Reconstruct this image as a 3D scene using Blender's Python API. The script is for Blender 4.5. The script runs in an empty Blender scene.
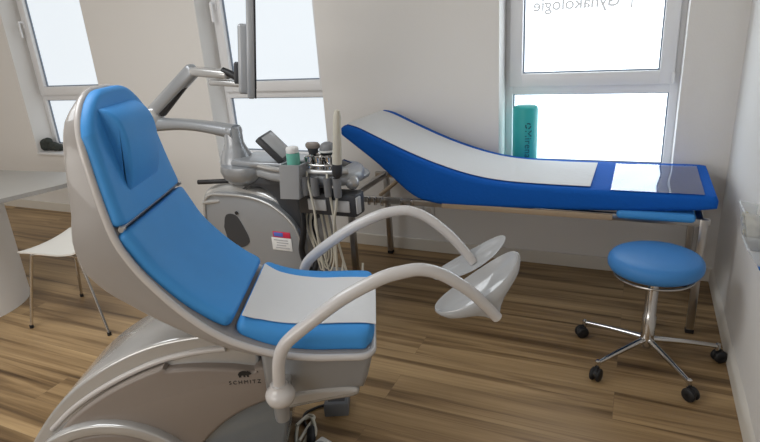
import bpy, bmesh, math, random
from mathutils import Vector, Matrix
random.seed(4)
PI = math.pi
scene = bpy.context.scene
COL = scene.collection

# ------------------------------------------------------------------ camera
cam_data = bpy.data.cameras.new('camera')
cam = bpy.data.objects.new('camera', cam_data)
COL.objects.link(cam)
cam_data.sensor_fit = 'HORIZONTAL'
cam_data.sensor_width = 36.0
cam_data.lens = 36.0 * 556.5 / 760.0
cam_data.clip_start = 0.05
# columns: camera right, up, backwards in the world
RX = (0.9095182, 0.4104287, -0.0657635)
DN = (0.0801185, -0.3283464, -0.9411534)
FW = (-0.4078696, 0.8507273, -0.3315200)
cam.matrix_world = Matrix(((RX[0], -DN[0], -FW[0], 0.0),
                           (RX[1], -DN[1], -FW[1], 0.0),
                           (RX[2], -DN[2], -FW[2], 1.5),
                           (0, 0, 0, 1)))
scene.camera = cam

# ------------------------------------------------------------------ light and exposure
scene.view_settings.view_transform = 'Standard'
scene.view_settings.look = 'None'
scene.view_settings.gamma = 1.0
scene.view_settings.use_curve_mapping = False
scene.view_settings.exposure = 0.0
world = bpy.data.worlds.new('world')
scene.world = world
world.use_nodes = True
world.node_tree.nodes['Background'].inputs['Color'].default_value = (0.75, 0.87, 1.0, 1)
world.node_tree.nodes['Background'].inputs['Strength'].default_value = 0.6
PANE_STRENGTH = 2.7
PANE_COLOR = (0.84, 0.93, 1.0)


def area_light(name, loc, rot, sx, sy, power, color):
    d = bpy.data.lights.new(name, 'AREA')
    d.shape = 'RECTANGLE'
    d.size, d.size_y = sx, sy
    d.energy = power
    d.color = color
    o = bpy.data.objects.new(name, d)
    o.location = loc
    o.rotation_euler = rot
    COL.objects.link(o)
    return o


# fill lights added out of view: behind the camera, overhead and at the left
area_light('rear_fill_light', (-2.6, -2.35, 1.75), (PI / 2 + .18, 0, 0), 3.4, 1.3, 56, (1.0, 0.965, 0.92))
area_light('overhead_fill_light', (-2.5, 1.0, 2.70), (0, 0, 0), 1.6, 1.2, 39, (0.93, 0.97, 1.0))
area_light('left_fill_light', (-6.2, 1.0, 1.5), (0, -PI / 2, 0), 1.5, 2.2, 7, (1.0, 0.92, 0.82))


# ------------------------------------------------------------------ materials
MATS = {}


def mat(name, color, rough=0.5, metal=0.0, spec=0.5, coat=0.0, bump=0.0, bscale=200.0,
        vary=0.0, vscale=4.0, trans=0.0, alpha=1.0, emit=None, estr=0.0, sheen=0.0, ior=1.45):
    if name in MATS:
        return MATS[name]
    m = bpy.data.materials.new(name)
    m.use_nodes = True
    nt = m.node_tree
    b = nt.nodes['Principled BSDF']
    b.inputs['Base Color'].default_value = (*color, 1)
    b.inputs['Roughness'].default_value = rough
    b.inputs['Metallic'].default_value = metal
    b.inputs['Specular IOR Level'].default_value = spec
    b.inputs['Coat Weight'].default_value = coat
    b.inputs['Transmission Weight'].default_value = trans
    b.inputs['Alpha'].default_value = alpha
    b.inputs['Sheen Weight'].default_value = sheen
    b.inputs['IOR'].default_value = ior
    if emit:
        b.inputs['Emission Color'].default_value = (*emit, 1)
        b.inputs['Emission Strength'].default_value = estr
    if bump > 0 or vary > 0:
        tc = nt.nodes.new('ShaderNodeTexCoord')
        if vary > 0:
            n = nt.nodes.new('ShaderNodeTexNoise')
            n.inputs['Scale'].default_value = vscale
            n.inputs['Detail'].default_value = 4
            nt.links.new(tc.outputs['Object'], n.inputs['Vector'])
            mx = nt.nodes.new('ShaderNodeMix')
            mx.data_type = 'RGBA'
            mx.inputs['A'].default_value = (*[c * (1 - vary) for c in color], 1)
            mx.inputs['B'].default_value = (*[min(1, c * (1 + vary)) for c in color], 1)
            nt.links.new(n.outputs['Fac'], mx.inputs['Factor'])
            nt.links.new(mx.outputs['Result'], b.inputs['Base Color'])
        if bump > 0:
            n2 = nt.nodes.new('ShaderNodeTexNoise')
            n2.inputs['Scale'].default_value = bscale
            n2.inputs['Detail'].default_value = 3
            nt.links.new(tc.outputs['Object'], n2.inputs['Vector'])
            bp = nt.nodes.new('ShaderNodeBump')
            bp.inputs['Strength'].default_value = bump
            bp.inputs['Distance'].default_value = 0.01
            nt.links.new(n2.outputs['Fac'], bp.inputs['Height'])
            nt.links.new(bp.outputs['Normal'], b.inputs['Normal'])
    MATS[name] = m
    return m


def floor_material():
    m = bpy.data.materials.new('zebrano_plank_vinyl')
    m.use_nodes = True
    nt = m.node_tree
    N = nt.nodes.new
    L = nt.links.new
    b = nt.nodes['Principled BSDF']
    tc = N('ShaderNodeTexCoord')
    # planks run along X, 0.16 wide and 1.2 long
    brick = N('ShaderNodeTexBrick')
    brick.offset = 0.37
    brick.inputs['Color1'].default_value = (0, 0, 0, 1)
    brick.inputs['Color2'].default_value = (1, 1, 1, 1)
    brick.inputs['Mortar'].default_value = (0.5, 0.5, 0.5, 1)
    brick.inputs['Scale'].default_value = 1.0
    brick.inputs['Mortar Size'].default_value = 0.0007
    brick.inputs['Bias'].default_value = 0.0
    brick.inputs['Brick Width'].default_value = 2.4
    brick.inputs['Row Height'].default_value = 0.178
    L(tc.outputs['Object'], brick.inputs['Vector'])
    # every plank shifts the grain pattern
    sh = N('ShaderNodeVectorMath'); sh.operation = 'MULTIPLY'
    sh.inputs[1].default_value = (1.6, 0.35, 0.4)
    L(brick.outputs['Color'], sh.inputs[0])
    ad = N('ShaderNodeVectorMath'); ad.operation = 'ADD'
    L(tc.outputs['Object'], ad.inputs[0])
    L(sh.outputs['Vector'], ad.inputs[1])

    def grain(sx, sy, detail, dist, rough=0.55):
        mp = N('ShaderNodeMapping')
        mp.inputs['Scale'].default_value = (sx, sy, 1)
        L(ad.outputs['Vector'], mp.inputs['Vector'])
        n = N('ShaderNodeTexNoise')
        n.inputs['Scale'].default_value = 1.0
        n.inputs['Detail'].default_value = detail
        n.inputs['Roughness'].default_value = rough
        n.inputs['Distortion'].default_value = dist
        L(mp.outputs['Vector'], n.inputs['Vector'])
        return n.outputs['Fac']
    g1 = grain(0.55, 11.0, 5.0, 0.9)
    g2 = grain(1.4, 60.0, 5.0, 0.5, 0.65)
    g3 = grain(0.5, 5.5, 2.0, 0.4)
    r1 = N('ShaderNodeValToRGB')
    el = r1.color_ramp.elements
    el[0].position = 0.30; el[0].color = (0.085, 0.050, 0.023, 1)
    el[1].position = 0.72; el[1].color = (0.48, 0.335, 0.175, 1)
    e = el.new(0.43); e.color = (0.245, 0.158, 0.076, 1)
    e = el.new(0.53); e.color = (0.385, 0.262, 0.134, 1)
    L(g1, r1.inputs['Fac'])
    mx = N('ShaderNodeMix'); mx.data_type = 'RGBA'; mx.blend_type = 'MULTIPLY'
    mx.inputs['Factor'].default_value = 0.45
    r2 = N('ShaderNodeValToRGB')
    r2.color_ramp.elements[0].position = 0.3; r2.color_ramp.elements[0].color = (0.5, 0.44, 0.38, 1)
    r2.color_ramp.elements[1].position = 0.65; r2.color_ramp.elements[1].color = (1.12, 1.1, 1.06, 1)
    L(g2, r2.inputs['Fac'])
    L(r1.outputs['Color'], mx.inputs['A']); L(r2.outputs['Color'], mx.inputs['B'])
    mx2 = N('ShaderNodeMix'); mx2.data_type = 'RGBA'; mx2.blend_type = 'MULTIPLY'
    mx2.inputs['Factor'].default_value = 0.6
    r3 = N('ShaderNodeValToRGB')
    r3.color_ramp.elements[0].position = 0.35; r3.color_ramp.elements[0].color = (0.62, 0.58, 0.54, 1)
    r3.color_ramp.elements[1].position = 0.65; r3.color_ramp.elements[1].color = (1.2, 1.2, 1.2, 1)
    L(g3, r3.inputs['Fac'])
    L(mx.outputs['Result'], mx2.inputs['A']); L(r3.outputs['Color'], mx2.inputs['B'])
    # fine joints between planks
    mx3 = N('ShaderNodeMix'); mx3.data_type = 'RGBA'
    L(brick.outputs['Fac'], mx3.inputs['Factor'])
    L(mx2.outputs['Result'], mx3.inputs['A'])
    mx3.inputs['B'].default_value = (0.20, 0.135, 0.075, 1)
    L(mx3.outputs['Result'], b.inputs['Base Color'])
    b.inputs['Roughness'].default_value = 0.42
    b.inputs['Specular IOR Level'].default_value = 0.35
    bp = N('ShaderNodeBump'); bp.inputs['Strength'].default_value = 0.12; bp.inputs['Distance'].default_value = 0.003
    L(g2, bp.inputs['Height']); L(bp.outputs['Normal'], b.inputs['Normal'])
    return m


M_FLOOR = floor_material()
M_WALL = mat('wall_paint', (0.78, 0.762, 0.735), 0.9, spec=0.2, bump=0.08, bscale=90)
M_CEIL = mat('ceiling_paint', (0.80, 0.79, 0.77), 0.95, spec=0.1)
M_REVEAL = mat('reveal_paint', (0.83, 0.83, 0.81), 0.8, spec=0.2)
M_BASEB = mat('baseboard_white', (0.70, 0.665, 0.60), 0.5)
M_PVC = mat('white_pvc', (0.80, 0.80, 0.81), 0.35)
M_GASKET = mat('pane_gasket', (0.20, 0.24, 0.30), 0.5)
M_PANE = mat('frosted_pane', (0.9, 0.93, 0.95), 0.35, emit=PANE_COLOR, estr=PANE_STRENGTH)  # daylight is put into the pane as its own glow
M_PANE_SOFT = mat('frosted_pane_dim_glow', (0.25, 0.27, 0.29), 0.35, emit=(0.82, 0.88, 0.93), estr=0.86)  # same daylight glow put in dimmer, for the other two windows
M_LETTER = mat('glowing_letter_film', (0.45, 0.46, 0.47), 0.6, emit=(0.95, 0.98, 1.0), estr=0.32)  # own glow lightens the letters in place of light coming through
M_BLUE = mat('blue_leatherette', (0.065, 0.315, 0.74), 0.45, spec=0.25, bump=0.05, bscale=420, vary=0.05, vscale=9)
M_STOOLBLUE = mat('stool_blue_leatherette', (0.060, 0.24, 0.58), 0.42, spec=0.3, bump=0.04, bscale=420)
M_SHELL = mat('pearl_white_plastic', (0.33, 0.31, 0.295), 0.28, spec=0.5, coat=0.35)
M_RIM = mat('pearl_rim_plastic', (0.56, 0.54, 0.53), 0.26, spec=0.5, coat=0.4)  # lighter than the shell: the rim's catch of window light is painted in
M_ARM = mat('pearl_arm_lacquer', (0.62, 0.605, 0.60), 0.25, spec=0.5, coat=0.4)
M_BEIGE = mat('warm_grey_plastic', (0.25, 0.215, 0.19), 0.34, spec=0.45)
M_SILVER = mat('silver_lacquer', (0.47, 0.47, 0.465), 0.20, metal=0.35, coat=0.6)
M_COLUMN = mat('blue_grey_lacquer', (0.20, 0.235, 0.27), 0.16, metal=0.3, coat=0.6)
M_SILVERD = mat('silver_plastic', (0.335, 0.35, 0.37), 0.30, metal=0.35, coat=0.2)
M_MACHINE = mat('machine_grey_plastic', (0.37, 0.385, 0.405), 0.35, metal=0.2)
M_MGREY = mat('mid_grey_plastic', (0.215, 0.22, 0.23), 0.4)
M_DARK = mat('dark_grey_plastic', (0.045, 0.047, 0.052), 0.42)
M_BLACK = mat('black_rubber', (0.012, 0.012, 0.014), 0.5)
M_CHROME = mat('chrome', (0.62, 0.61, 0.60), 0.14, metal=1.0)
M_STEEL = mat('brushed_steel', (0.48, 0.46, 0.44), 0.28, metal=1.0)
M_PAPER = mat('paper_sheet_white', (0.74, 0.75, 0.76), 0.8, spec=0.2, bump=0.25, bscale=26)
M_BED = mat('royal_blue_fitted_cover', (0.008, 0.108, 0.48), 0.8, spec=0.15, bump=0.25, bscale=60)
M_TABLE = mat('light_grey_tabletop', (0.34, 0.325, 0.30), 0.4)
M_TABLEEDGE = mat('tabletop_edge_grey', (0.30, 0.29, 0.275), 0.5)
M_TWHITE = mat('white_lacquered_board', (0.82, 0.81, 0.80), 0.45)
M_CHAIRW = mat('cream_plywood_shell', (0.73, 0.71, 0.66), 0.45)
M_TEAL = mat('teal_roll_vinyl', (0.030, 0.40, 0.39), 0.45)
M_TEALD = mat('dark_teal_print', (0.01, 0.10, 0.12), 0.5)
M_GEL = mat('green_ultrasound_gel', (0.16, 0.50, 0.40), 0.3)
M_CABLE = mat('cream_cable', (0.62, 0.59, 0.50), 0.45)
M_WHITEP = mat('white_plastic', (0.78, 0.78, 0.77), 0.4)
M_CONN = mat('pale_grey_connector', (0.50, 0.50, 0.50), 0.4)
M_RED = mat('red_label_print', (0.62, 0.03, 0.08), 0.5)
M_LBLUE = mat('blue_label_print', (0.10, 0.16, 0.55), 0.5)
M_LGREY = mat('grey_label_print', (0.42, 0.42, 0.44), 0.5)
M_INK = mat('black_print', (0.02, 0.02, 0.02), 0.5)
M_SCREEN = mat('dark_screen_glass', (0.015, 0.016, 0.02), 0.08)
M_TOUCH = mat('touch_screen_glass', (0.42, 0.43, 0.44), 0.15)
M_STONE = mat('dark_felt', (0.040, 0.046, 0.040), 0.85, bump=0.8, bscale=40)
M_PEDAL = mat('slate_grey_plastic', (0.135, 0.145, 0.16), 0.5)
M_COTTON = mat('cream_cotton', (0.70, 0.65, 0.50), 0.95, bump=0.8, bscale=60)
M_BLUESTRIP = mat('bright_blue_plastic', (0.03, 0.16, 0.55), 0.4)
M_WOODTONE = mat('wood_tone_rail', (0.42, 0.32, 0.22), 0.4)  # wood floor's reflection in the chrome side rail, put into the colour


def clear_material(name, tint, rough, mixfac):
    m = bpy.data.materials.new(name)
    m.use_nodes = True
    nt = m.node_tree
    nt.nodes.remove(nt.nodes['Principled BSDF'])
    out = nt.nodes['Material Output']
    tr = nt.nodes.new('ShaderNodeBsdfTransparent'); tr.inputs['Color'].default_value = (*tint, 1)
    gl = nt.nodes.new('ShaderNodeBsdfGlossy'); gl.inputs['Roughness'].default_value = rough
    gl.inputs['Color'].default_value = (0.95, 0.97, 1.0, 1)
    fr = nt.nodes.new('ShaderNodeFresnel'); fr.inputs['IOR'].default_value = 1.6
    mth = nt.nodes.new('ShaderNodeMath'); mth.operation = 'MULTIPLY_ADD'
    mth.inputs[1].default_value = 1.0; mth.inputs[2].default_value = mixfac
    nt.links.new(fr.outputs['Fac'], mth.inputs[0])
    mx = nt.nodes.new('ShaderNodeMixShader')
    nt.links.new(mth.outputs[0], mx.inputs['Fac'])
    nt.links.new(tr.outputs[0], mx.inputs[1]); nt.links.new(gl.outputs[0], mx.inputs[2])
    nt.links.new(mx.outputs[0], out.inputs['Surface'])
    return m


def hazy_material(name, color, fac):
    """thin milky plastic: part diffuse, part clear, a little gloss"""
    m = bpy.data.materials.new(name)
    m.use_nodes = True
    nt = m.node_tree
    b = nt.nodes['Principled BSDF']
    b.inputs['Base Color'].default_value = (*color, 1)
    b.inputs['Roughness'].default_value = 0.2
    b.inputs['Alpha'].default_value = fac
    return m


M_CLEAR = clear_material('clear_foil', (0.86, 0.90, 0.95), 0.07, 0.10)
M_HAZY = hazy_material('hazy_clear_plastic', (0.75, 0.78, 0.80), 0.35)


# ------------------------------------------------------------------ mesh helpers
def finish(bm, name, material, parent=None, smooth=38, loc=None):
    bmesh.ops.remove_doubles(bm, verts=bm.verts, dist=1e-6)
    bmesh.ops.recalc_face_normals(bm, faces=bm.faces)
    me = bpy.data.meshes.new(name)
    bm.to_mesh(me)
    bm.free()
    if smooth:
        me.polygons.foreach_set('use_smooth', [True] * len(me.polygons))
        me.set_sharp_from_angle(angle=math.radians(smooth))
    me.materials.append(material)
    o = bpy.data.objects.new(name, me)
    COL.objects.link(o)
    if parent:
        o.parent = parent
    if loc:
        o.location = loc
    return o


def tag(o, label, cat, group=None):
    o['label'] = label
    o['category'] = cat
    if group:
        o['group'] = group
    return o


def thing(name, label, cat, loc=(0, 0, 0), rz=0.0, group=None):
    o = bpy.data.objects.new(name, None)
    o.empty_display_size = 0.1
    COL.objects.link(o)
    o.location = loc
    o.rotation_euler = (0, 0, rz)
    return tag(o, label, cat, group)


def struct(name, bm, m, smooth=0, parent=None):
    o = finish(bm, name, m, parent, smooth)
    if not parent:
        o['kind'] = 'structure'
    return o


def copy_thing(root, loc, rz, label, group=None):
    r = root.copy()
    COL.objects.link(r)
    r.location = loc
    r.rotation_euler = (0, 0, rz)
    r['label'] = label
    for ch in list(root.children):
        c = ch.copy()
        COL.objects.link(c)
        c.parent = r
        for g in ch.children:
            d = g.copy()
            COL.objects.link(d)
            d.parent = c
    return r


def BM():
    return bmesh.new()


def loop_faces(bm, loops, closed=True, cap0=True, cap1=True):
    rings = [[bm.verts.new(p) for p in lp] for lp in loops]
    n = len(rings[0])
    for a, b in zip(rings[:-1], rings[1:]):
        rng = range(n) if closed else range(n - 1)
        for i in rng:
            j = (i + 1) % n
            try:
                bm.faces.new((a[i], a[j], b[j], b[i]))
            except ValueError:
                pass
    if cap0:
        bm.faces.new(rings[0][::-1])
    if cap1:
        bm.faces.new(rings[-1])
    return rings


def smooth_path(pts, sub=6):
    P = [Vector(p) for p in pts]
    if len(P) < 3:
        return P
    out = []
    for i in range(len(P) - 1):
        p0 = P[i - 1] if i > 0 else P[0] * 2 - P[1]
        p1, p2 = P[i], P[i + 1]
        p3 = P[i + 2] if i + 2 < len(P) else P[-1] * 2 - P[-2]
        for k in range(sub):
            t = k / sub
            out.append(0.5 * ((2 * p1) + (p2 - p0) * t + (2 * p0 - 5 * p1 + 4 * p2 - p3) * t * t
                              + (3 * p1 - p0 - 3 * p2 + p3) * t ** 3))
    out.append(P[-1])
    return out


def add_tube(bm, pts, rad, n=12, sub=6, smooth=True, flat=1.0):
    """rad: number or list per control point"""
    P = smooth_path(pts, sub) if smooth else [Vector(p) for p in pts]
    if isinstance(rad, (int, float)):
        R = [rad] * len(P)
    else:
        R = []
        m = len(rad) - 1
        for i in range(len(P)):
            f = i / (len(P) - 1) * m
            a = min(int(f), m - 1)
            R.append(rad[a] + (rad[a + 1] - rad[a]) * (f - a))
    loops = []
    up = None
    for i, p in enumerate(P):
        t = (P[min(i + 1, len(P) - 1)] - P[max(i - 1, 0)]).normalized()
        if up is None:
            ref = Vector((0, 0, 1)) if abs(t.z) < 0.9 else Vector((1, 0, 0))
            u = t.cross(ref).normalized()
        else:
            u = (up - t * up.dot(t)).normalized()
        up = u
        v = t.cross(u)
        loops.append([p + (u * math.cos(2 * PI * k / n) + v * math.sin(2 * PI * k / n) * flat) * R[i] for k in range(n)])
    loop_faces(bm, loops)
    return bm


def tube(pts, rad, **k):
    return add_tube(BM(), pts, rad, **k)


def add_box(bm, c, s, bev=0.0, seg=2, rot=None):
    r = bmesh.ops.create_cube(bm, size=1.0)
    vs = r['verts']
    bmesh.ops.scale(bm, vec=s, verts=vs)
    if bev > 0:
        es = {e for v in vs for e in v.link_edges}
        rr = bmesh.ops.bevel(bm, geom=list(es), offset=bev, segments=seg, profile=0.5, affect='EDGES')
        vs = list({v for f in rr['faces'] for v in f.verts} | {v for v in vs if v.is_valid})
    if rot is not None:
        bmesh.ops.transform(bm, matrix=rot.to_4x4(), verts=vs)
    bmesh.ops.translate(bm, vec=c, verts=vs)
    return bm


def box(c, s, bev=0.0, seg=2, rot=None):
    return add_box(BM(), c, s, bev, seg, rot)


def box2(a, b, bev=0.0):
    return box([(x + y) / 2 for x, y in zip(a, b)], [abs(y - x) for x, y in zip(a, b)], bev)


def add_lathe(bm, prof, c=(0, 0, 0), n=32, rot=None):
    loops = []
    for r, z in prof:
        lp = []
        for k in range(n):
            v = Vector((max(r, 1e-4) * math.cos(2 * PI * k / n), max(r, 1e-4) * math.sin(2 * PI * k / n), z))
            if rot is not None:
                v = rot @ v
            lp.append(v + Vector(c))
        loops.append(lp)
    loop_faces(bm, loops)
    return bm


def lathe(prof, **k):
    return add_lathe(BM(), prof, **k)


def prism(poly, a0, a1, axis='y', bev=0.0, seg=3):
    """poly: 2D outline; axis 'y': outline in x,z pulled along y; 'z': outline in x,y pulled along z; 'x': outline in y,z"""
    bm = BM()

    def P(p, a):
        return {'y': (p[0], a, p[1]), 'z': (p[0], p[1], a), 'x': (a, p[0], p[1])}[axis]
    va = [bm.verts.new(P(p, a0)) for p in poly]
    vb = [bm.verts.new(P(p, a1)) for p in poly]
    fa = bm.faces.new(va[::-1])
    fb = bm.faces.new(vb)
    n = len(poly)
    for i in range(n):
        j = (i + 1) % n
        bm.faces.new((va[i], va[j], vb[j], vb[i]))
    bmesh.ops.recalc_face_normals(bm, faces=bm.faces)
    if bev > 0:
        es = list(set(fa.edges) | set(fb.edges))
        bmesh.ops.bevel(bm, geom=es, offset=bev, segments=seg, profile=0.5, affect='EDGES')
    return bm


def smooth2(pts, sub=6):
    return [(p.x, p.y) for p in smooth_path([(a, b, 0) for a, b in pts], sub)]


def interp(tab, x):
    if x <= tab[0][0]:
        return tab[0][1]
    for (x0, y0), (x1, y1) in zip(tab[:-1], tab[1:]):
        if x <= x1:
            return y0 + (y1 - y0) * (x - x0) / (x1 - x0)
    return tab[-1][1]


def pad(path, hw, th, re=0.02, r0=0.02, r1=0.02, R0=0.05, R1=0.05, crown=0.0, off=0.0, n=40, lshift=0.0):
    """upholstered pad: path of (s, z) along its face, hw / th tables over 0..1 of the path,
    re edge rounding, r0/r1 rounding of both ends, R0/R1 plan corner radii, off sinks the face"""
    P = smooth_path([(a, 0, b) for a, b in path], 10)
    acc = [0.0]
    for a, b in zip(P[:-1], P[1:]):
        acc.append(acc[-1] + (b - a).length)
    Ltot = acc[-1]

    def at(d):
        d = min(max(d, 0), Ltot)
        for i in range(len(P) - 1):
            if d <= acc[i + 1] + 1e-9:
                f = (d - acc[i]) / max(acc[i + 1] - acc[i], 1e-9)
                return P[i].lerp(P[i + 1], f)
        return P[-1]
    ds = set()
    K = 6
    for k in range(K + 1):
        a = PI / 2 * k / K
        for rr in (r0, R0):
            ds.add(round(rr * (1 - math.cos(a)), 5))
        for rr in (r1, R1):
            ds.add(round(Ltot - rr * (1 - math.cos(a)), 5))
    for k in range(n + 1):
        ds.add(round(Ltot * k / n, 5))
    ds = sorted(d for d in ds if -1e-6 <= d <= Ltot + 1e-6)
    dd = [ds[0]]
    for d in ds[1:]:
        if d - dd[-1] > 0.0008:
            dd.append(d)
    loops = []
    for d in dd:
        p = at(d)
        t = (at(d + 0.004) - at(d - 0.004)).normalized()
        nv = Vector((-t.z, 0, t.x))
        f = d / Ltot
        w = interp(hw, f)
        tk = interp(th, f)

        def cut(r, x):
            return r - math.sqrt(max(r * r - (r - x) ** 2, 0)) if x < r else 0.0
        w -= cut(R0, d) + cut(R1, Ltot - d)
        ins = cut(r0, d) + cut(r1, Ltot - d)
        top, bot = -off - ins, -off - tk + ins
        r = min(re, (top - bot) * 0.49, w * 0.49)
        r = max(r, 1e-4)
        prof = []
        # top face from left (+l) to right, then corners
        m = 8
        for k in range(m + 1):
            l = (w - r) * (1 - 2 * k / m)
            prof.append((l, top + crown * (1 - (l / max(w, 1e-4)) ** 2) * min(1, (top - bot) / max(tk, 1e-4))))
        for k in range(1, 5):
            a = PI / 2 - PI / 2 * k / 4
            prof.append((-(w - r) - r * math.cos(a), top - r + r * math.sin(a)))
        for k in range(1, 5):
            a = -PI / 2 * k / 4
            prof.append((-(w - r) - r * math.cos(a), bot + r + r * math.sin(a)))
        for k in range(1, 5):
            prof.append((-(w - r) + (w - r) * 2 * k / 4, bot))
        for k in range(1, 5):
            a = -PI / 2 + PI / 2 * k / 4
            prof.append(((w - r) + r * math.cos(a), bot + r + r * math.sin(a)))
        for k in range(1, 4):
            a = PI / 2 * k / 4
            prof.append(((w - r) + r * math.cos(a), top - r + r * math.sin(a)))
        loops.append([p + nv * q + Vector((0, l + lshift, 0)) for l, q in prof])
    bm = BM()
    loop_faces(bm, loops)
    return bm


def pad_edge(path, hw, R0, R1, off, rad, inset):
    """round bead that follows the outline of a pad's face"""
    P = smooth_path([(a, 0, b) for a, b in path], 10)
    acc = [0.0]
    for a, b in zip(P[:-1], P[1:]):
        acc.append(acc[-1] + (b - a).length)
    Lt = acc[-1]

    def at(d):
        d = min(max(d, 0), Lt)
        for i in range(len(P) - 1):
            if d <= acc[i + 1] + 1e-9:
                return P[i].lerp(P[i + 1], (d - acc[i]) / max(acc[i + 1] - acc[i], 1e-9))
        return P[-1]
    ds = [R0 * (1 - math.cos(PI / 2 * k / 8)) for k in range(9)]
    ds += [R0 + (Lt - R0 - R1) * k / 40 for k in range(1, 40)]
    ds += [Lt - R1 * (1 - math.cos(PI / 2 * k / 6)) for k in range(6, -1, -1)]
    left, right = [], []
    for d in ds:
        p = at(d)
        t = (at(d + .004) - at(d - .004)).normalized()
        nv = Vector((-t.z, 0, t.x))
        w = interp(hw, d / Lt)
        for r, x in ((R0, d), (R1, Lt - d)):
            if x < r:
                w -= r - math.sqrt(max(r * r - (r - x) ** 2, 0))
        w -= inset
        left.append(p - nv * off + Vector((0, -w, 0)))
        right.append(p - nv * off + Vector((0, w, 0)))
    mid0 = (left[0] + right[0]) / 2
    mid1 = (left[-1] + right[-1]) / 2
    return tube([mid0] + left + [mid1] + right[::-1] + [mid0], rad, n=12, smooth=False)


def text_bm(s, size, extrude=0.0006, spacing=1.0, bold=0.0):
    cu = bpy.data.curves.new('lettering', 'FONT')
    cu.body = s
    cu.size = size
    cu.extrude = extrude
    cu.offset = bold
    cu.align_x = 'CENTER'
    cu.space_character = spacing
    o = bpy.data.objects.new('lettering', cu)
    COL.objects.link(o)
    dg = bpy.context.evaluated_depsgraph_get()
    dg.update()
    me = bpy.data.meshes.new_from_object(o.evaluated_get(dg))
    bm = BM()
    bm.from_mesh(me)
    bpy.data.objects.remove(o)
    bpy.data.curves.remove(cu)
    bpy.data.meshes.remove(me)
    return bm


def xf(bm, mtx):
    bmesh.ops.transform(bm, matrix=mtx, verts=bm.verts)
    return bm


# ================================================================== the room
X0, X1 = -6.3, 0.452
Y0, YW = -2.5, 3.365
ZC = 2.75
SILL, HEAD = 0.58, 2.35
WINS = [(-5.14, -4.13), (-2.97, -1.98), (-0.77, 0.19)]

struct('floor', box2((X0 - .1, Y0 - .1, -0.08), (X1 + .1, YW + .1, 0)), M_FLOOR)
struct('ceiling', box2((X0 - .1, Y0 - .1, ZC), (X1 + .1, YW + .3, ZC + .1)), M_CEIL)
bm = BM()
xs = [X0 - .1] + [v for w in WINS for v in w] + [X1 + .1]
for i in range(len(xs) - 1):
    a, b = xs[i], xs[i + 1]
    if i % 2 == 0:
        spans = [(0, ZC)]
    else:
        spans = [(0, SILL - 0.02), (HEAD, ZC)]
    for z0, z1 in spans:
        add_box(bm, ((a + b) / 2, YW + 0.15, (z0 + z1) / 2), (b - a, 0.30, z1 - z0))
struct('wall_back', bm, M_WALL)
struct('wall_right', box2((X1, Y0 - .1, 0), (X1 + .1, YW, ZC)), M_WALL)
struct('wall_left', box2((X0 - .1, Y0 - .1, 0), (X0, YW, ZC)), M_WALL)
struct('wall_rear', box2((X0, Y0 - .1, 0), (X1, Y0, ZC)), M_WALL)
struct('baseboard_back', box2((X0, YW - 0.014, 0), (X1, YW, 0.085), 0.004), M_BASEB)
# right baseboard: its top edge is a bit wavy where the filler squeezed out
bm = BM()
loops = []
k = 60
for i in range(k + 1):
    y = Y0 + (YW - 0.014 - Y0) * i / k
    w = 0.004 * math.sin(y * 9.0) + 0.004 * math.sin(y * 21 + 1)
    loops.append([(X1, y, 0), (X1 - 0.016, y, 0), (X1 - 0.016 - w * .5, y, 0.055), (X1 - 0.012 - w, y, 0.078 + w), (X1, y, 0.086 + w)])
loop_faces(bm, loops)
struct('baseboard_right', bm, M_BASEB, 60)

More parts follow.
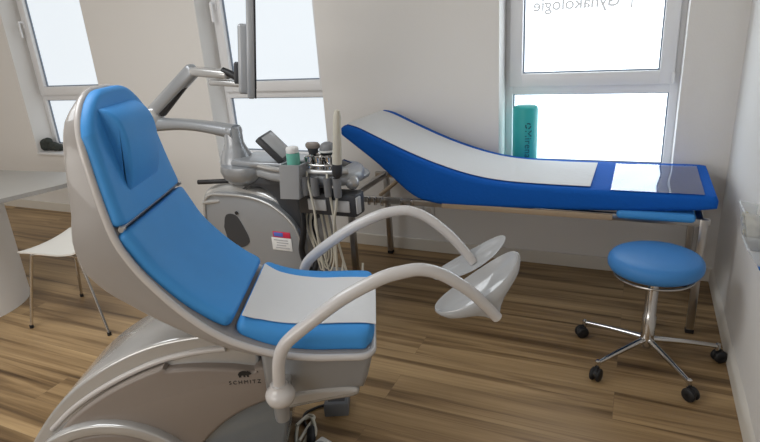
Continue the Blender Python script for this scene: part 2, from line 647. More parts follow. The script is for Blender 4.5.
# windows: frame, opening sash above a fixed light, frosted panes
YF = YW + 0.18         # inner face of the frames
for wi, (a, b) in enumerate(WINS):
    bm = BM()
    fw = 0.045
    yc, dy = YF + 0.035, 0.07
    add_box(bm, (a + fw / 2, yc, (SILL + HEAD) / 2), (fw, dy, HEAD - SILL), 0.004)
    add_box(bm, (b - fw / 2, yc, (SILL + HEAD) / 2), (fw, dy, HEAD - SILL), 0.004)
    add_box(bm, ((a + b) / 2, yc, HEAD - fw / 2), (b - a - 2 * fw + .006, dy - .004, fw - .001), 0.003)
    add_box(bm, ((a + b) / 2, yc, SILL + fw / 2), (b - a - 2 * fw + .006, dy - .004, fw - .001), 0.003)
    add_box(bm, ((a + b) / 2, yc, 1.066), (b - a - 2 * fw + .006, dy - .004, 0.055), 0.003)
    fr = struct('window_%d' % (wi + 1), bm, M_PVC, 30)
    # sash of the upper light
    sa, sb, z0, z1, sw = a + 0.03, b - 0.03, 1.088, HEAD - 0.03, 0.075
    bm = BM()
    ys, ds = YF - 0.004, 0.05
    add_box(bm, (sa + sw / 2, ys, (z0 + z1) / 2), (sw, ds, z1 - z0), 0.006)
    add_box(bm, (sb - sw / 2, ys, (z0 + z1) / 2), (sw, ds, z1 - z0), 0.006)
    add_box(bm, ((sa + sb) / 2, ys, z0 + sw / 2), (sb - sa - 2 * sw + .010, ds - .003, sw - .001), 0.004)
    add_box(bm, ((sa + sb) / 2, ys, z1 - sw / 2), (sb - sa - 2 * sw + .010, ds - .003, sw - .001), 0.004)
    finish(bm, 'sash', M_PVC, fr, 30)
    # dark gasket lines and panes
    for (px0, px1, pz0, pz1, py) in ((sa + sw, sb - sw, z0 + sw, z1 - sw, YF + 0.012),
                                     (a + fw, b - fw, SILL + fw, 1.040, YF + 0.03)):
        bm = BM()
        g = 0.008
        add_box(bm, (px0 + g / 2, py - 0.004, (pz0 + pz1) / 2), (g, 0.012, pz1 - pz0))
        add_box(bm, (px1 - g / 2, py - 0.004, (pz0 + pz1) / 2), (g, 0.012, pz1 - pz0))
        add_box(bm, ((px0 + px1) / 2, py - 0.004, pz0 + g / 2), (px1 - px0 - 2 * g, 0.011, g))
        add_box(bm, ((px0 + px1) / 2, py - 0.004, pz1 - g / 2), (px1 - px0 - 2 * g, 0.011, g))
        finish(bm, 'gasket', M_GASKET, fr, 0)
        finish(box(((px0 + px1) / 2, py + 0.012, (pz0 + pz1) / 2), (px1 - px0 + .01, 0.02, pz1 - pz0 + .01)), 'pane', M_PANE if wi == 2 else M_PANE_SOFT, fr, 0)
    # handle on the left stile of the sash
    bm = BM()
    hx, hz = sa + 0.032, 1.72
    add_box(bm, (hx, YF - 0.034, hz), (0.026, 0.012, 0.07), 0.005)
    add_tube(bm, [(hx, YF - 0.035, hz + 0.01), (hx, YF - 0.075, hz + 0.012), (hx, YF - 0.08, hz - 0.01), (hx, YF - 0.078, hz - 0.12)], 0.010, n=8)
    finish(bm, 'handle', M_PVC, fr)
    bm = BM()
    add_box(bm, (sb - 0.006, YF - 0.03, z0 + 0.035), (0.018, 0.018, 0.06), 0.004)
    finish(bm, 'hinge', M_PVC, fr)
    bm = BM()
    add_box(bm, ((a + b) / 2, YW + 0.0805, SILL - 0.01), (b - a - 0.002, 0.199, 0.02), 0.004)
    sl = finish(bm, 'sill', M_PVC, fr, 30)
    if wi == 2:
        t = text_bm('Gynäkologie', 0.094, 0.0004, 1.0, 0.0020)
        # the lettering is stuck on outside and reads mirrored from in here
        xf(t, Matrix(((-1, 0, 0, -0.378), (0, 0, -1, YF + 0.0125), (0, 1, 0, 1.516), (0, 0, 0, 1))))
        finish(t, 'lettering', M_LETTER, fr, 0)
        t = box((-0.084, YF + 0.0125, 1.535), (0.010, 0.0008, 0.075))
        finish(t, 'lettering', M_LETTER, fr, 0)

# wall sockets under the couch
for i, (sx, sl_) in enumerate(((-1.31, 'white wall socket, left one of two low on the wall behind the couch'),
                               (-1.238, 'white wall socket, right one of two low on the wall behind the couch'))):
    t = thing('wall_socket', sl_, 'socket', (sx, YW, 0.30), 0, 'wall sockets below the couch')
    bm = box((0, -0.006, 0), (0.07, 0.012, 0.07), 0.004)
    finish(bm, 'frame', M_WHITEP, t)
    bm = lathe([(0.0, 0.0), (0.021, 0.0), (0.021, 0.002), (0.019, 0.003)], c=(0, -0.0125, 0), n=20, rot=Matrix.Rotation(PI / 2, 3, 'X'))
    finish(bm, 'insert', M_BASEB, t)

# ================================================================== treatment chair
CH = (-0.814, 1.541, 0.0)
CR = math.radians(25)
ch = thing('examination_chair', 'blue gynaecological examination chair with pearl shell and two leg supports, in the foreground', 'chair', CH, CR)
back_path = [(-0.716, 1.380), (-0.709, 1.33), (-0.695, 1.24), (-0.676, 1.12), (-0.654, 1.008)]
low_path = [(-0.651, 0.998), (-0.627, 0.948), (-0.59, 0.875), (-0.52, 0.790), (-0.45, 0.728), (-0.392, 0.690)]
seat_path = [(-0.380, 0.688), (-0.33, 0.662), (-0.26, 0.640), (-0.17, 0.626), (-0.08, 0.622), (0.0, 0.616), (0.035, 0.608)]
finish(pad(back_path, [(0, .158), (.3, .212), (1, .245)], [(0, .05), (1, .05)], .022, .02, .010, .11, .02, .004), 'upper_back_cushion', M_BLUE, ch, 60)
finish(pad(low_path, [(0, .248), (.6, .244), (1, .236)], [(0, .05), (1, .05)], .022, .010, .014, .02, .03, .010), 'lower_back_cushion', M_BLUE, ch, 60)
finish(pad(seat_path, [(0, .236), (1, .236)], [(0, .06), (.3, .08), (1, .078)], .030, .018, .028, .035, .05, .004), 'seat_cushion', M_BLUE, ch, 60)

shell_path = [(-0.719, 1.378), (-0.712, 1.33), (-0.698, 1.24), (-0.680, 1.12), (-0.656, 1.0), (-0.629, 0.935), (-0.59, 0.868), (-0.52, 0.780),
              (-0.45, 0.712), (-0.38, 0.660), (-0.27, 0.612), (-0.17, 0.590), (-0.08, 0.582), (0.0, 0.576), (0.026, 0.572)]
SH_TH = [(0, .03), (.05, .06), (.16, .085), (.25, .112), (.31, .145), (.35, .155), (.39, .145), (.44, .118), (.5, .095), (.56, .072), (.62, .055), (.69, .042), (.8, .034), (1, .032)]
finish(pad(shell_path, [(0, .170), (.13, .215), (.35, .252), (.6, .266), (1, .252)], SH_TH, .018, .018, .018, .13, .05, 0, off=.030, n=60), 'shell', M_SHELL, ch, 60)
shell_hw = [(0, .170), (.13, .215), (.35, .252), (.6, .266), (1, .252)]
finish(pad_edge(shell_path, shell_hw, .13, .05, .040, .0115, -.002), 'shell_rim', M_RIM, ch, 70)
# chrome joint pins at the fold of the back
for l in (-.244, .244):
    finish(tube([(-0.664, l - .009, 1.001), (-0.664, l + .009, 1.001)], .008, smooth=False), 'joint_pin', M_SILVER, ch)
finish(tube([(-0.672, -.235, 1.0), (-0.672, .235, 1.0)], .007, smooth=False), 'joint_rod', M_SILVERD, ch)

# wedge pillow on the upper back
prof = [(-0.736, 1.326), (-0.726, 1.338), (-0.704, 1.341), (-0.676, 1.333), (-0.652, 1.312), (-0.638, 1.280), (-0.634, 1.240), (-0.637, 1.19), (-0.645, 1.14), (-0.660, 1.098), (-0.674, 1.092), (-0.690, 1.15), (-0.716, 1.24)]
pil = finish(prism([(a - .006, b - .012) for a, b in smooth2(prof + prof[:1], 3)[:-1]], -.140, .090, 'y', .010), 'wedge_pillow', M_BLUE, ch, 50)
bmt = box((-0.706, -.1405, 1.273), (0.010, 0.003, 0.034), 0.001)
finish(bmt, 'care_tag', M_WHITEP, pil)

# under-seat body, silver tray
box_prof = [(-0.34, 0.565), (0.018, 0.548), (0.012, 0.49), (-0.005, 0.43), (-0.02, 0.392), (-0.34, 0.372)]
finish(prism(box_prof, -.215, .215, 'y', .02), 'underseat_housing', M_SILVERD, ch, 45)
tray = smooth2([(-0.285, 0.392), (-0.21, 0.402), (-0.13, 0.406), (-0.06, 0.404), (-0.036, 0.388), (-0.05, 0.364), (-0.14, 0.352), (-0.23, 0.338), (-0.285, 0.328)], 4)
finish(prism(tray, -.222, .222, 'y', .018), 'basin_tray', M_SILVER, ch, 45)

# base: silver top cover, warm grey side shell, column and foot
top = smooth2([(-1.28, 0.02), (-1.235, 0.14), (-1.14, 0.275), (-1.03, 0.390), (-0.89, 0.490), (-0.73, 0.562), (-0.58, 0.592), (-0.40, 0.60)], 6) + [(-0.36, 0.56), (-0.36, 0.10), (-0.60, 0.02)]
finish(prism(top, -.165, .165, 'y', .012), 'base_cover', M_SILVER, ch, 45)
ridge = smooth_path([(-1.10, -.163, .27), (-1.00, -.166, .355), (-0.86, -.168, .440), (-0.70, -.168, .508), (-0.56, -.168, .538), (-0.46, -.168, .545)], 6)
finish(tube(ridge, .010, n=10, smooth=False), 'cover_ridge', M_RIM, ch)
side = smooth2([(-1.16, 0.10), (-1.10, 0.225), (-1.01, 0.325), (-0.89, 0.408), (-0.77, 0.468), (-0.662, 0.508)], 5) + \
       smooth2([(-0.655, 0.495), (-0.56, 0.497), (-0.45, 0.487), (-0.375, 0.473), (-0.365, 0.483), (-0.30, 0.48), (-0.258, 0.44), (-0.258, 0.40), (-0.30, 0.37), (-0.37, 0.345), (-0.44, 0.315), (-0.51, 0.268), (-0.575, 0.206), (-0.64, 0.12), (-0.69, 0.03)], 4) + [(-1.13, 0.03)]
finish(prism(side, -.20, .19, 'y', .012), 'base_side_shell', M_BEIGE, ch, 45)
colp = [(-0.72, 0.0), (-0.345, 0.0), (-0.298, 0.20), (-0.25, 0.46), (-0.60, 0.46)]
finish(prism(colp, -.178, .178, 'y', .015), 'column', M_COLUMN, ch, 45)
# rear foot with silver arched trim
arc = [(-0.90 + 0.335 * math.cos(a), 0.0 + 0.325 * math.sin(a)) for a in [PI - PI * k / 22 for k in range(23)]]
arc_in = [(-0.90 + 0.30 * math.cos(a), 0.0 + 0.285 * math.sin(a)) for a in [PI * k / 22 for k in range(23)]]
finish(prism(arc + arc_in, -.232, -.19, 'y', .008), 'wheel_arch_trim', M_SILVER, ch, 45)
arc2 = [(-0.90 + 0.298 * math.cos(a), 0.0 + 0.283 * math.sin(a)) for a in [PI - PI * k / 22 for k in range(23)]]
finish(prism(arc2, -.226, .2, 'y', .012), 'foot', M_BEIGE, ch, 45)

# maker's mark on the side shell
t = text_bm('SCHMITZ', 0.019, 0.0006, 1.45)
xf(t, Matrix.Translation((-0.405, -0.2008, 0.429)) @ Matrix.Rotation(PI / 2, 4, 'X'))
finish(t, 'lettering', M_INK, ch, 0)
bear = smooth2([(0.00, 0.012), (0.006, 0.021), (0.014, 0.025), (0.024, 0.026), (0.033, 0.024), (0.038, 0.023), (0.041, 0.026), (0.044, 0.022), (0.050, 0.017), (0.054, 0.012), (0.048, 0.010), (0.043, 0.009)], 3) + \
    [(0.043, 0.0), (0.036, 0.0), (0.035, 0.007), (0.029, 0.008), (0.029, 0.0), (0.022, 0.0), (0.021, 0.008), (0.013, 0.007), (0.012, 0.0), (0.004, 0.0), (0.003, 0.006)]
bmb = prism([(x * .82 - 0.424, z * .9 + 0.454) for x, z in bear], -.2015, -.2, 'y')
finish(bmb, 'bear_emblem', M_INK, ch, 0)


# leg supports
def leg_support(sg):
    L = lambda s, l, z: (s, l * sg, z)
    arm = finish(tube([L(-.274, -.292, .450), L(-.269, -.298, .51), L(-.260, -.304, .572), L(-.240, -.306, .622), L(-.200, -.305, .661),
                       L(-.125, -.300, .715), L(-.04, -.292, .768), L(.06, -.283, .812), L(.125, -.278, .826), L(.182, -.27, .826), L(.245, -.258, .798),
                       L(.32, -.24, .735), L(.376, -.224, .670), L(.412, -.211, .620)],
                      [.0198, .0198, .0198, .020, .0205, .0208, .0208, .0205, .020, .0195, .019, .0185, .018, .0175], n=18), 'leg_support_arm', M_ARM, ch, 60)
    # clamp knob
    rot = Matrix.Identity(3)
    finish(lathe([(0, -.034), (.026, -.034), (.040, -.026), (.046, -.010), (.046, .004), (.040, .016), (.028, .026), (.027, .036), (0, .036)], c=L(-.273, -.294, .450), n=28), 'clamp_knob', M_ARM, arm, 50)
    finish(lathe([(0, 0), (.022, 0), (.024, .01), (.024, .075), (0, .075)], c=L(-.276, -.292, .355), n=20), 'clamp_stub', M_SILVERD, arm, 50)
    bmm = box(L(-.262, -.24, .452), (.032, .10, .028), .006)
    finish(bmm, 'clamp_bracket', M_SILVER, arm, 45)
    # calf dish: an oval trough, open towards the patient
    # the two dishes swivel on ball joints and stand a little differently
    if sg > 0:
        cen, ang, tilt = Vector((.366, -.160, .708)), math.radians(34), math.radians(16)
    else:
        cen, ang, tilt = Vector((.402, .225, .624)), math.radians(28), math.radians(12)
    u = Vector((math.cos(ang), 0, math.sin(ang)))
    v = Vector((0, 1, 0))
    nrm = Vector((-u.z, 0, u.x))
    v2 = (v * math.cos(tilt) + nrm * math.sin(tilt))
    n2 = (nrm * math.cos(tilt) - v * math.sin(tilt))
    apex_off = Vector(L(.412, -.207, .616)) - cen
    bmd = BM()
    K = 40
    A, B = .158, .060

    def ring(f, depth, g=None):
        out = []
        g = f if g is None else g
        q = (depth / .115)
        for k in range(K):
            a = 2 * PI * k / K
            # the trough sags between its raised ends
            out.append(cen + u * math.cos(a) * A * f + v2 * math.sin(a) * B * g + apex_off * q
                       + n2 * (0.020 * math.cos(a) ** 2 * (1 - q)))
        return out
    inner = [ring(.25, .034), ring(.60, .031), ring(.82, .020), ring(.93, .007), ring(.955, 0.0)]
    outer = [ring(.985, -.003), ring(1.01, .002), ring(.985, .012), ring(.90, .028), ring(.72, .044), ring(.46, .062, .55), ring(.24, .084, .36), ring(.13, .103, .25), ring(.08, .112, .18)]
    loop_faces(bmd, inner + outer)
    finish(bmd, 'leg_dish', M_DISH, arm, 60)


M_DISH = mat('pearl_grey_dish', (0.41, 0.42, 0.43), 0.2, spec=0.5, coat=0.5)
leg_support(1)
leg_support(-1)

# paper on the seat
pp = [(-0.374, 0.690), (-0.33, 0.666), (-0.26, 0.644), (-0.17, 0.630), (-0.08, 0.626), (0.0, 0.620), (0.034, 0.612)]
ps = finish(pad(pp, [(0, .195), (.15, .176), (.5, .168), (1, .166)], [(0, .003), (1, .003)], .001, .001, .001, .002, .002, .002, off=-.0035, lshift=-.028), 'paper_sheet', M_PAPER, None, 60)
ps.location = CH
ps.rotation_euler = (0, 0, CR)
tag(ps, 'white paper sheet lying across the blue seat of the examination chair', 'paper')

# ================================================================== examination couch
bed = thing('examination_couch', 'long examination couch in royal blue cover with raised head end, under the right window', 'couch', (0, 0, 0))
topc = smooth2([(-1.508, 0.970), (-1.495, 0.983), (-1.470, 0.986), (-1.40, 0.966), (-1.25, 0.898), (-1.08, 0.826), (-0.92, 0.770), (-0.76, 0.728), (-0.60, 0.706), (-0.40, 0.699), (-0.1, 0.697), (0.2, 0.698), (0.335, 0.695), (0.350, 0.672)], 4)
botc = smooth2([(0.348, 0.638), (0.25, 0.622), (-0.1, 0.596), (-0.5, 0.578), (-0.86, 0.568), (-0.98, 0.575), (-1.10, 0.615), (-1.28, 0.770), (-1.42, 0.875), (-1.475, 0.916), (-1.503, 0.937), (-1.512, 0.955)], 4)


def rounded_slab(poly, y0, y1, r, steps=6):
    """outline in x,z pulled from y0 to y1 with softly rounded long edges"""
    P = [Vector((x, z)) for x, z in poly]
    n = len(P)
    nor = []
    for i in range(n):
        t = (P[(i + 1) % n] - P[i - 1]).normalized()
        nor.append(Vector((t.y, -t.x)))        # points inwards for a clockwise outline
    area = sum(P[i - 1].x * P[i].y - P[i].x * P[i - 1].y for i in range(n))
    sgn = 1 if area < 0 else -1
    loops = []
    st = [(r * (1 - math.cos(PI / 2 * k / steps)), r * (1 - math.sin(PI / 2 * k / steps))) for k in range(steps + 1)]
    ys = [(y0 + a, b) for a, b in st] + [(y0 + (y1 - y0) * k / 6, 0) for k in range(1, 6)] + [(y1 - a, b) for a, b in st[::-1]]
    for y, ins in ys:
        loops.append([(p.x + q.x * ins * sgn, y, p.y + q.y * ins * sgn) for p, q in zip(P, nor)])
    bm = BM()
    rings = loop_faces(bm, loops, cap0=False, cap1=False)
    h = n // 2
    for ring, flip in ((rings[0], 1), (rings[-1], 0)):
        for i in range(h - 1):
            q = (ring[i], ring[i + 1], ring[n - 2 - i], ring[n - 1 - i])
            bm.faces.new(q[::-1] if flip else q)
    return bm


def resample(pts, k):
    P = [Vector((x, z, 0)) for x, z in pts]
    acc = [0.0]
    for a, b in zip(P[:-1], P[1:]):
        acc.append(acc[-1] + (b - a).length)
    out = []
    for i in range(k):
        d = acc[-1] * i / (k - 1)
        j = max(q for q in range(len(acc)) if acc[q] <= d + 1e-9)
        j = min(j, len(P) - 2)
        p = P[j].lerp(P[j + 1], (d - acc[j]) / max(acc[j + 1] - acc[j], 1e-9))
        out.append((p.x, p.y))
    return out


topc, botc = resample(topc, 70), resample(botc, 70)
finish(rounded_slab(topc + botc, 2.70, 3.30, .024), 'mattress', M_BED, bed, 50)
bm = BM()
ZR = 0.565
for y in (2.735, 3.262):
    add_box(bm, (-0.62, y, ZR), (1.90, 0.03, 0.035), 0.004)
for x in (-1.50, 0.29):
    add_box(bm, (x, 3.0, ZR), (0.03, 0.54, 0.035), 0.004)
finish(bm, 'frame', M_STEEL, bed, 30)
for x in (-1.495, 0.305):
    for y in (2.735, 3.262):
        bm = box((x, y, 0.30), (0.034, 0.034, 0.56), 0.004)
        lg = finish(bm, 'leg', M_STEEL, bed, 30)
        finish(box((x, y, 0.0105), (0.038, 0.038, 0.021), 0.004), 'foot_cap', M_BLACK, lg, 30)
bm = BM()
for y in (2.80, 3.20):
    add_tube(bm, [(-1.18, y, 0.69), (-1.33, y, 0.57)], 0.012, smooth=False)
add_tube(bm, [(-1.18, 2.80, 0.69), (-1.18, 3.20, 0.69)], 0.012, smooth=False)
finish(bm, 'head_strut', M_WOODTONE, bed)
finish(box((0.105, 2.87, 0.586), (0.33, 0.34, 0.044), 0.018, 4), 'pull_out_pad', M_BLUE, bed)
finish(box((-0.50, 2.712, 0.566), (0.85, 0.014, 0.030), 0.003), 'side_rail', M_WOODTONE, bed)
for x in (-1.36, -1.32, -1.28, -1.16, -1.10):
    finish(box((x, 2.712, 0.562), (0.016, 0.018, 0.048), 0.003), 'rail_clip', M_CHROME, bed)
pb = [(-1.478, 0.992), (-1.40, 0.970), (-1.25, 0.903), (-1.08, 0.831), (-0.92, 0.775), (-0.76, 0.733), (-0.60, 0.711), (-0.40, 0.704), (-0.185, 0.703)]
o = finish(pad(pb, [(0, .235), (1, .235)], [(0, .003), (1, .003)], .001, .001, .001, .002, .002, 0, off=-.003, lshift=2.978, n=60), 'paper_runner', M_PAPER, None, 60)
tag(o, 'long white paper strip covering the middle of the blue couch up to its raised head', 'paper')
bm = BM()
loops = []
for i in range(13):
    x = -0.092 + 0.385 * i / 12
    loops.append([(x, 2.706 + 0.515 * j / 12, 0.7035 + 0.0016 * math.sin(x * 31 + j) * math.sin(j * 1.7)) for j in range(13)])
loop_faces(bm, loops, closed=False, cap0=False, cap1=False)
o = finish(bm, 'plastic_sheet', M_CLEAR, None, 60)
tag(o, 'clear shiny plastic sheet on the right-hand foot end of the couch', 'sheet')

# ================================================================== stool
st = thing('swivel_stool', 'round blue swivel stool on five chrome castor legs by the right wall', 'stool', (0.113, 2.43, 0))
finish(lathe([(0, .440), (.165, .440), (.178, .448), (.186, .462), (.188, .476), (.185, .491), (.176, .503), (.160, .511), (.10, .517), (0, .519)], n=56), 'seat', M_STOOLBLUE, st, 60)
bm = BM()
ringp = [(0.158 * math.cos(2 * PI * k / 40), 0.158 * math.sin(2 * PI * k / 40), 0.422) for k in range(41)]
add_tube(bm, ringp, 0.005, n=8, smooth=False)
for k in range(3):
    a = 2 * PI * k / 3 + .4
    add_tube(bm, [(0.158 * math.cos(a), 0.158 * math.sin(a), 0.422), (0.12 * math.cos(a), 0.12 * math.sin(a), 0.442)], 0.005, n=8, smooth=False)
finish(bm, 'lever_ring', M_STEEL, st)
finish(lathe([(0, .395), (.02, .395), (.05, .425), (.09, .431), (0, .431)], n=24), 'seat_plate', M_DARK, st)
finish(lathe([(0, .07), (.027, .07), (.029, .08), (.029, .22), (.025, .225), (.025, .405), (0, .405)], n=28), 'column', M_CHROME, st, 40)
for k in range(5):
    a = math.radians(18 + 72 * k - 4)
    d = Vector((math.cos(a), math.sin(a), 0))
    bm = BM()
    add_tube(bm, [d * 0.02 + Vector((0, 0, .105)), d * 0.16 + Vector((0, 0, .095)), d * 0.292 + Vector((0, 0, .080))], [.015, .012, .010], n=10)
    add_lathe(bm, [(0, .056), (.008, .056), (.011, .062), (.011, .090), (.006, .094), (0, .094)], c=d * 0.292, n=12)
    lg = finish(bm, 'leg', M_CHROME, st)
    # castor: twin wheels under a hood, trailing sideways
    yaw = [0.5, 2.2, 3.6, 4.4, 5.6][k]
    h = Vector((math.cos(yaw), math.sin(yaw), 0))
    ax_ = Vector((-h.y, h.x, 0))
    c = d * 0.292 + h * 0.012 + Vector((0, 0, .0295))
    rot = Vector((0, 0, 1)).rotation_difference(ax_).to_matrix()
    bm = BM()
    for s in (-1, 1):
        add_lathe(bm, [(0, -.009), (.022, -.009), (.0283, -.005), (.0295, 0), (.0283, .005), (.022, .009), (0, .009)], c=c + ax_ * 0.013 * s, n=22, rot=rot)
    add_lathe(bm, [(0, -.022), (.009, -.022), (.009, .022), (0, .022)], c=c, n=12, rot=rot)
    add_lathe(bm, [(0, -.006), (.023, -.006), (.023, .006), (0, .006)], c=c + Vector((0, 0, .006)), n=16, rot=rot)
    add_tube(bm, [c + Vector((0, 0, .01)) - h * .005, d * 0.292 + Vector((0, 0, .060))], .010, n=10, smooth=False)
    finish(bm, 'castor', M_BLACK, lg, 50)

# ================================================================== ultrasound machine
us = thing('ultrasound_machine', 'grey ultrasound machine on a trolley with articulated monitor arm, between chair and couch', 'ultrasound machine', (-1.6, 2.35, 0))
OX, OY = -1.6, 2.35


def W(x, y, z):
    return (x - OX, y - OY, z)


def Wp(poly):
    return [(x - OX, z) for x, z in poly]


# trolley base and castors (low, behind the chair)
bm = prism([(-.40, -.20), (.12, -.24), (.26, -.14), (.26, .14), (.12, .24), (-.40, .20)], 0.10, 0.19, 'z', .03)
finish(bm, 'trolley_base', M_MACHINE, us)
for x, y in ((-.33, -.17), (-.33, .17), (.18, -.17), (.18, .17)):
    bm = BM()
    add_lathe(bm, [(0, -.018), (.046, -.018), (.05, -.012), (.05, .012), (.046, .018), (0, .018)], c=(x, y, .05), n=24, rot=Matrix.Rotation(PI / 2, 3, 'X'))
    add_box(bm, (x, y, .085), (.03, .05, .05), .006)
    finish(bm, 'castor', M_BLACK, us)
# body: rounded hull, side disc
hull = smooth2([(-2.08, .18), (-2.16, .45), (-2.17, .62), (-2.14, .700), (-2.06, .742), (-1.94, .752), (-1.80, .740), (-1.70, .710), (-1.60, .645), (-1.525, .55), (-1.505, .45), (-1.52, .30), (-1.55, .18)], 6)
finish(prism(Wp(hull), -.10, .20, 'y', .035, 4), 'body', M_SILVER, us, 50)
disc = smooth2([(-2.06, .20), (-2.10, .45), (-2.10, .62), (-2.06, .700), (-1.95, .714), (-1.81, .712), (-1.71, .694), (-1.63, .660), (-1.555, .60), (-1.517, .53), (-1.50, .45), (-1.515, .32), (-1.55, .2)], 6)
finish(prism(Wp(disc), -.150, -.098, 'y', .010), 'side_cover', M_SILVERD, us, 50)
rim = [(x - OX, -.152, z) for x, z in disc[6:-8]]
finish(tube(rim, .008, n=8, smooth=False), 'cover_rim', M_SILVER, us, 60)
finish(lathe([(0, 0), (.010, 0), (.010, .004), (0, .004)], c=W(-1.885, 2.197, .618), n=14, rot=Matrix.Rotation(PI / 2, 3, 'X')), 'screw_cap', M_BLACK, us)
cav = smooth2([(-1.985, .53), (-1.96, .60), (-1.90, .605), (-1.86, .55), (-1.83, .46), (-1.90, .42), (-1.97, .45)], 4)
finish(prism(Wp(cav), -.1535, -.149, 'y'), 'recess_dark_plate', M_DARK, us)  # flat dark plate that paints in the shade of a recess
# warning label
lb = finish(box(W(-1.622, 2.1975, .468), (.122, .003, .070), .001), 'sticker', M_WHITEP, us)
finish(box(W(-1.618, 2.1975, .520), (.106, .003, .032), .001), 'sticker_band', M_RED, lb)
finish(box(W(-1.636, 2.1952, .521), (.056, .002, .022), .001), 'sticker_print', M_LBLUE, lb)
bm = BM()
for k in range(4):
    add_box(bm, W(-1.625 + .008 * (k % 2), 2.1955, .490 - k * .014), (.085 - .014 * (k % 3), .002, .005))
finish(bm, 'sticker_print', M_LGREY, lb)
# rear handle bar, neck
finish(tube([W(-2.15, 2.24, .76), W(-2.06, 2.25, .765), W(-1.98, 2.28, .765)], .013), 'rear_handle', M_BLACK, us)
finish(tube([W(-2.10, 2.20, .66), W(-1.99, 2.21, .675)], .013), 'side_handle', M_SILVER, us)
neck = smooth2([(-1.87, .735), (-1.74, .81), (-1.62, .83), (-1.45, .80), (-1.45, .76), (-1.50, .70), (-1.50, .56), (-1.58, .56), (-1.66, .70), (-1.74, .755)], 4)
finish(prism(Wp(neck), -.12, .15, 'y', .02), 'neck', M_DARK, us)

# console deck
deck = smooth2([(-2.03, 2.33), (-1.92, 2.265), (-1.76, 2.235), (-1.62, 2.18), (-1.50, 2.165), (-1.34, 2.16), (-1.235, 2.17), (-1.18, 2.22), (-1.175, 2.30), (-1.22, 2.40), (-1.30, 2.46), (-1.5, 2.48), (-1.80, 2.47), (-1.98, 2.44), (-2.05, 2.38)], 5)
deckp = [(x - OX, y - OY) for x, y in deck]
finish(prism(deckp, .805, .862, 'z', .022, 4), 'console_deck', M_MACHINE, us, 50)
rimp = [(p[0] * .985 + .0, p[1] * .97, .872) for p in deckp[:-1]]
bm = BM(); add_tube(bm, rimp[:34], .014, n=8, smooth=False)
finish(bm, 'console_rim', M_SILVER, us, 60)
bm = prism([(-.30, -.12), (-.15, -.14), (.10, -.13), (.12, .08), (-.30, .10)], .86, .895, 'z', .015)
finish(bm, 'console_step', M_SILVERD, us, 50)
finish(lathe([(0, .76), (.10, .76), (.14, .79), (.155, .83), (.15, .86), (0, .87)], c=W(-1.86, 2.33, 0), n=32), 'arm_turntable', M_SILVERD, us, 50)
# right end of the console: raised palm-rest with two round controls and glossy key field
pr = [(x - .04, (z - .80) * .72 + .79) for x, z in [(-1.335, .84), (-1.33, .905), (-1.30, .918), (-1.235, .905), (-1.165, .862), (-1.148, .835), (-1.155, .81), (-1.32, .81)]]
finish(prism(Wp(pr), -.06, .07, 'y', .02, 3), 'palm_rest', M_SILVERD, us, 50)
finish(box(W(-1.278, 2.35, .862), (.095, .085, .008), .003, rot=Matrix.Rotation(math.radians(22), 3, 'Y')), 'key_field', M_SCREEN, us)
for x, z in ((-1.268, .838), (-1.192, .818)):
    finish(lathe([(0, -.03), (.020, -.03), (.030, -.016), (.033, 0), (.030, .016), (.020, .026), (0, .030)], c=W(x, 2.215, z), n=24, rot=Matrix.Rotation(math.radians(25), 3, 'X')), 'round_grip', M_SILVER, us, 60)
# connector port box on the near side
bm = box(W(-1.305, 2.20, .720), (.31, .10, .110), .012)
pb_ = finish(bm, 'connector_box', M_DARK, us)
for x in (-1.352, -1.228):
    finish(box(W(x, 2.1465, .718), (.100, .010, .056), .005), 'connector', M_CONN, pb_)
finish(box(W(-1.147, 2.175, .722), (.010, .040, .08), .004), 'end_cap', M_CONN, pb_)
# silver probe-holder cups along the front and the big bottle holder
for i, x in enumerate((-1.400, -1.347, -1.277, -1.228)):
    bm = lathe([(.010, -.045), (.017, -.045), (.019, -.035), (.019, .045), (.015, .045), (.013, -.03), (.010, -.045)], c=W(x, 2.135, .812), n=18)
    finish(bm, 'probe_cup', M_MGREY, us, 50)
bm = BM()
for x, y in ((-1.40, 2.20), (-1.345, 2.19), (-1.29, 2.20), (-1.375, 2.24), (-1.31, 2.24)):
    add_lathe(bm, [(.016, -.03), (.023, -.03), (.025, .0), (.021, .02), (.026, .045), (.026, .055), (.022, .055), (.016, .02), (.016, -.03)], c=W(x, y, .885), n=18)
add_tube(bm, [W(-1.43, 2.19, .90), W(-1.40, 2.165, .905), W(-1.30, 2.160, .905), W(-1.265, 2.19, .90)], .006, n=8)
finish(bm, 'probe_rack', M_CHROME, us, 50)
def slanted_case(y0, y1, wall):
    """open-topped case, a little wider and leaning towards its top"""
    a, b, c, d = (-1.526, .750), (-1.418, .754), (-1.398, .918), (-1.510, .916)
    bm = BM()
    rings = []
    for (l, r, zz) in ((a, b, 0), (d, c, 1)):
        rings.append(([W(l[0], y0, l[1]), W(r[0], y0, r[1]), W(r[0], y1, r[1]), W(l[0], y1, l[1])],
                      [W(l[0] + wall, y0 + wall, l[1] + (0 if zz else wall)), W(r[0] - wall, y0 + wall, r[1] + (0 if zz else wall)),
                       W(r[0] - wall, y1 - wall, r[1] + (0 if zz else wall)), W(l[0] + wall, y1 - wall, l[1] + (0 if zz else wall))]))
    loop_faces(bm, [rings[0][0], rings[1][0], rings[1][1], rings[0][1]])
    es = [e for e in bm.edges if abs(e.verts[0].co.z - e.verts[1].co.z) > .1]
    bmesh.ops.bevel(bm, geom=es, offset=.0035, segments=3, profile=.5, affect='EDGES')
    return bm


bh = finish(slanted_case(2.100, 2.186, .006), 'bottle_holder', M_MACHINE, us, 50)
finish(box(W(-1.470, 2.104, .762), (.022, .004, .012), .002), 'holder_badge', M_DARK, bh)
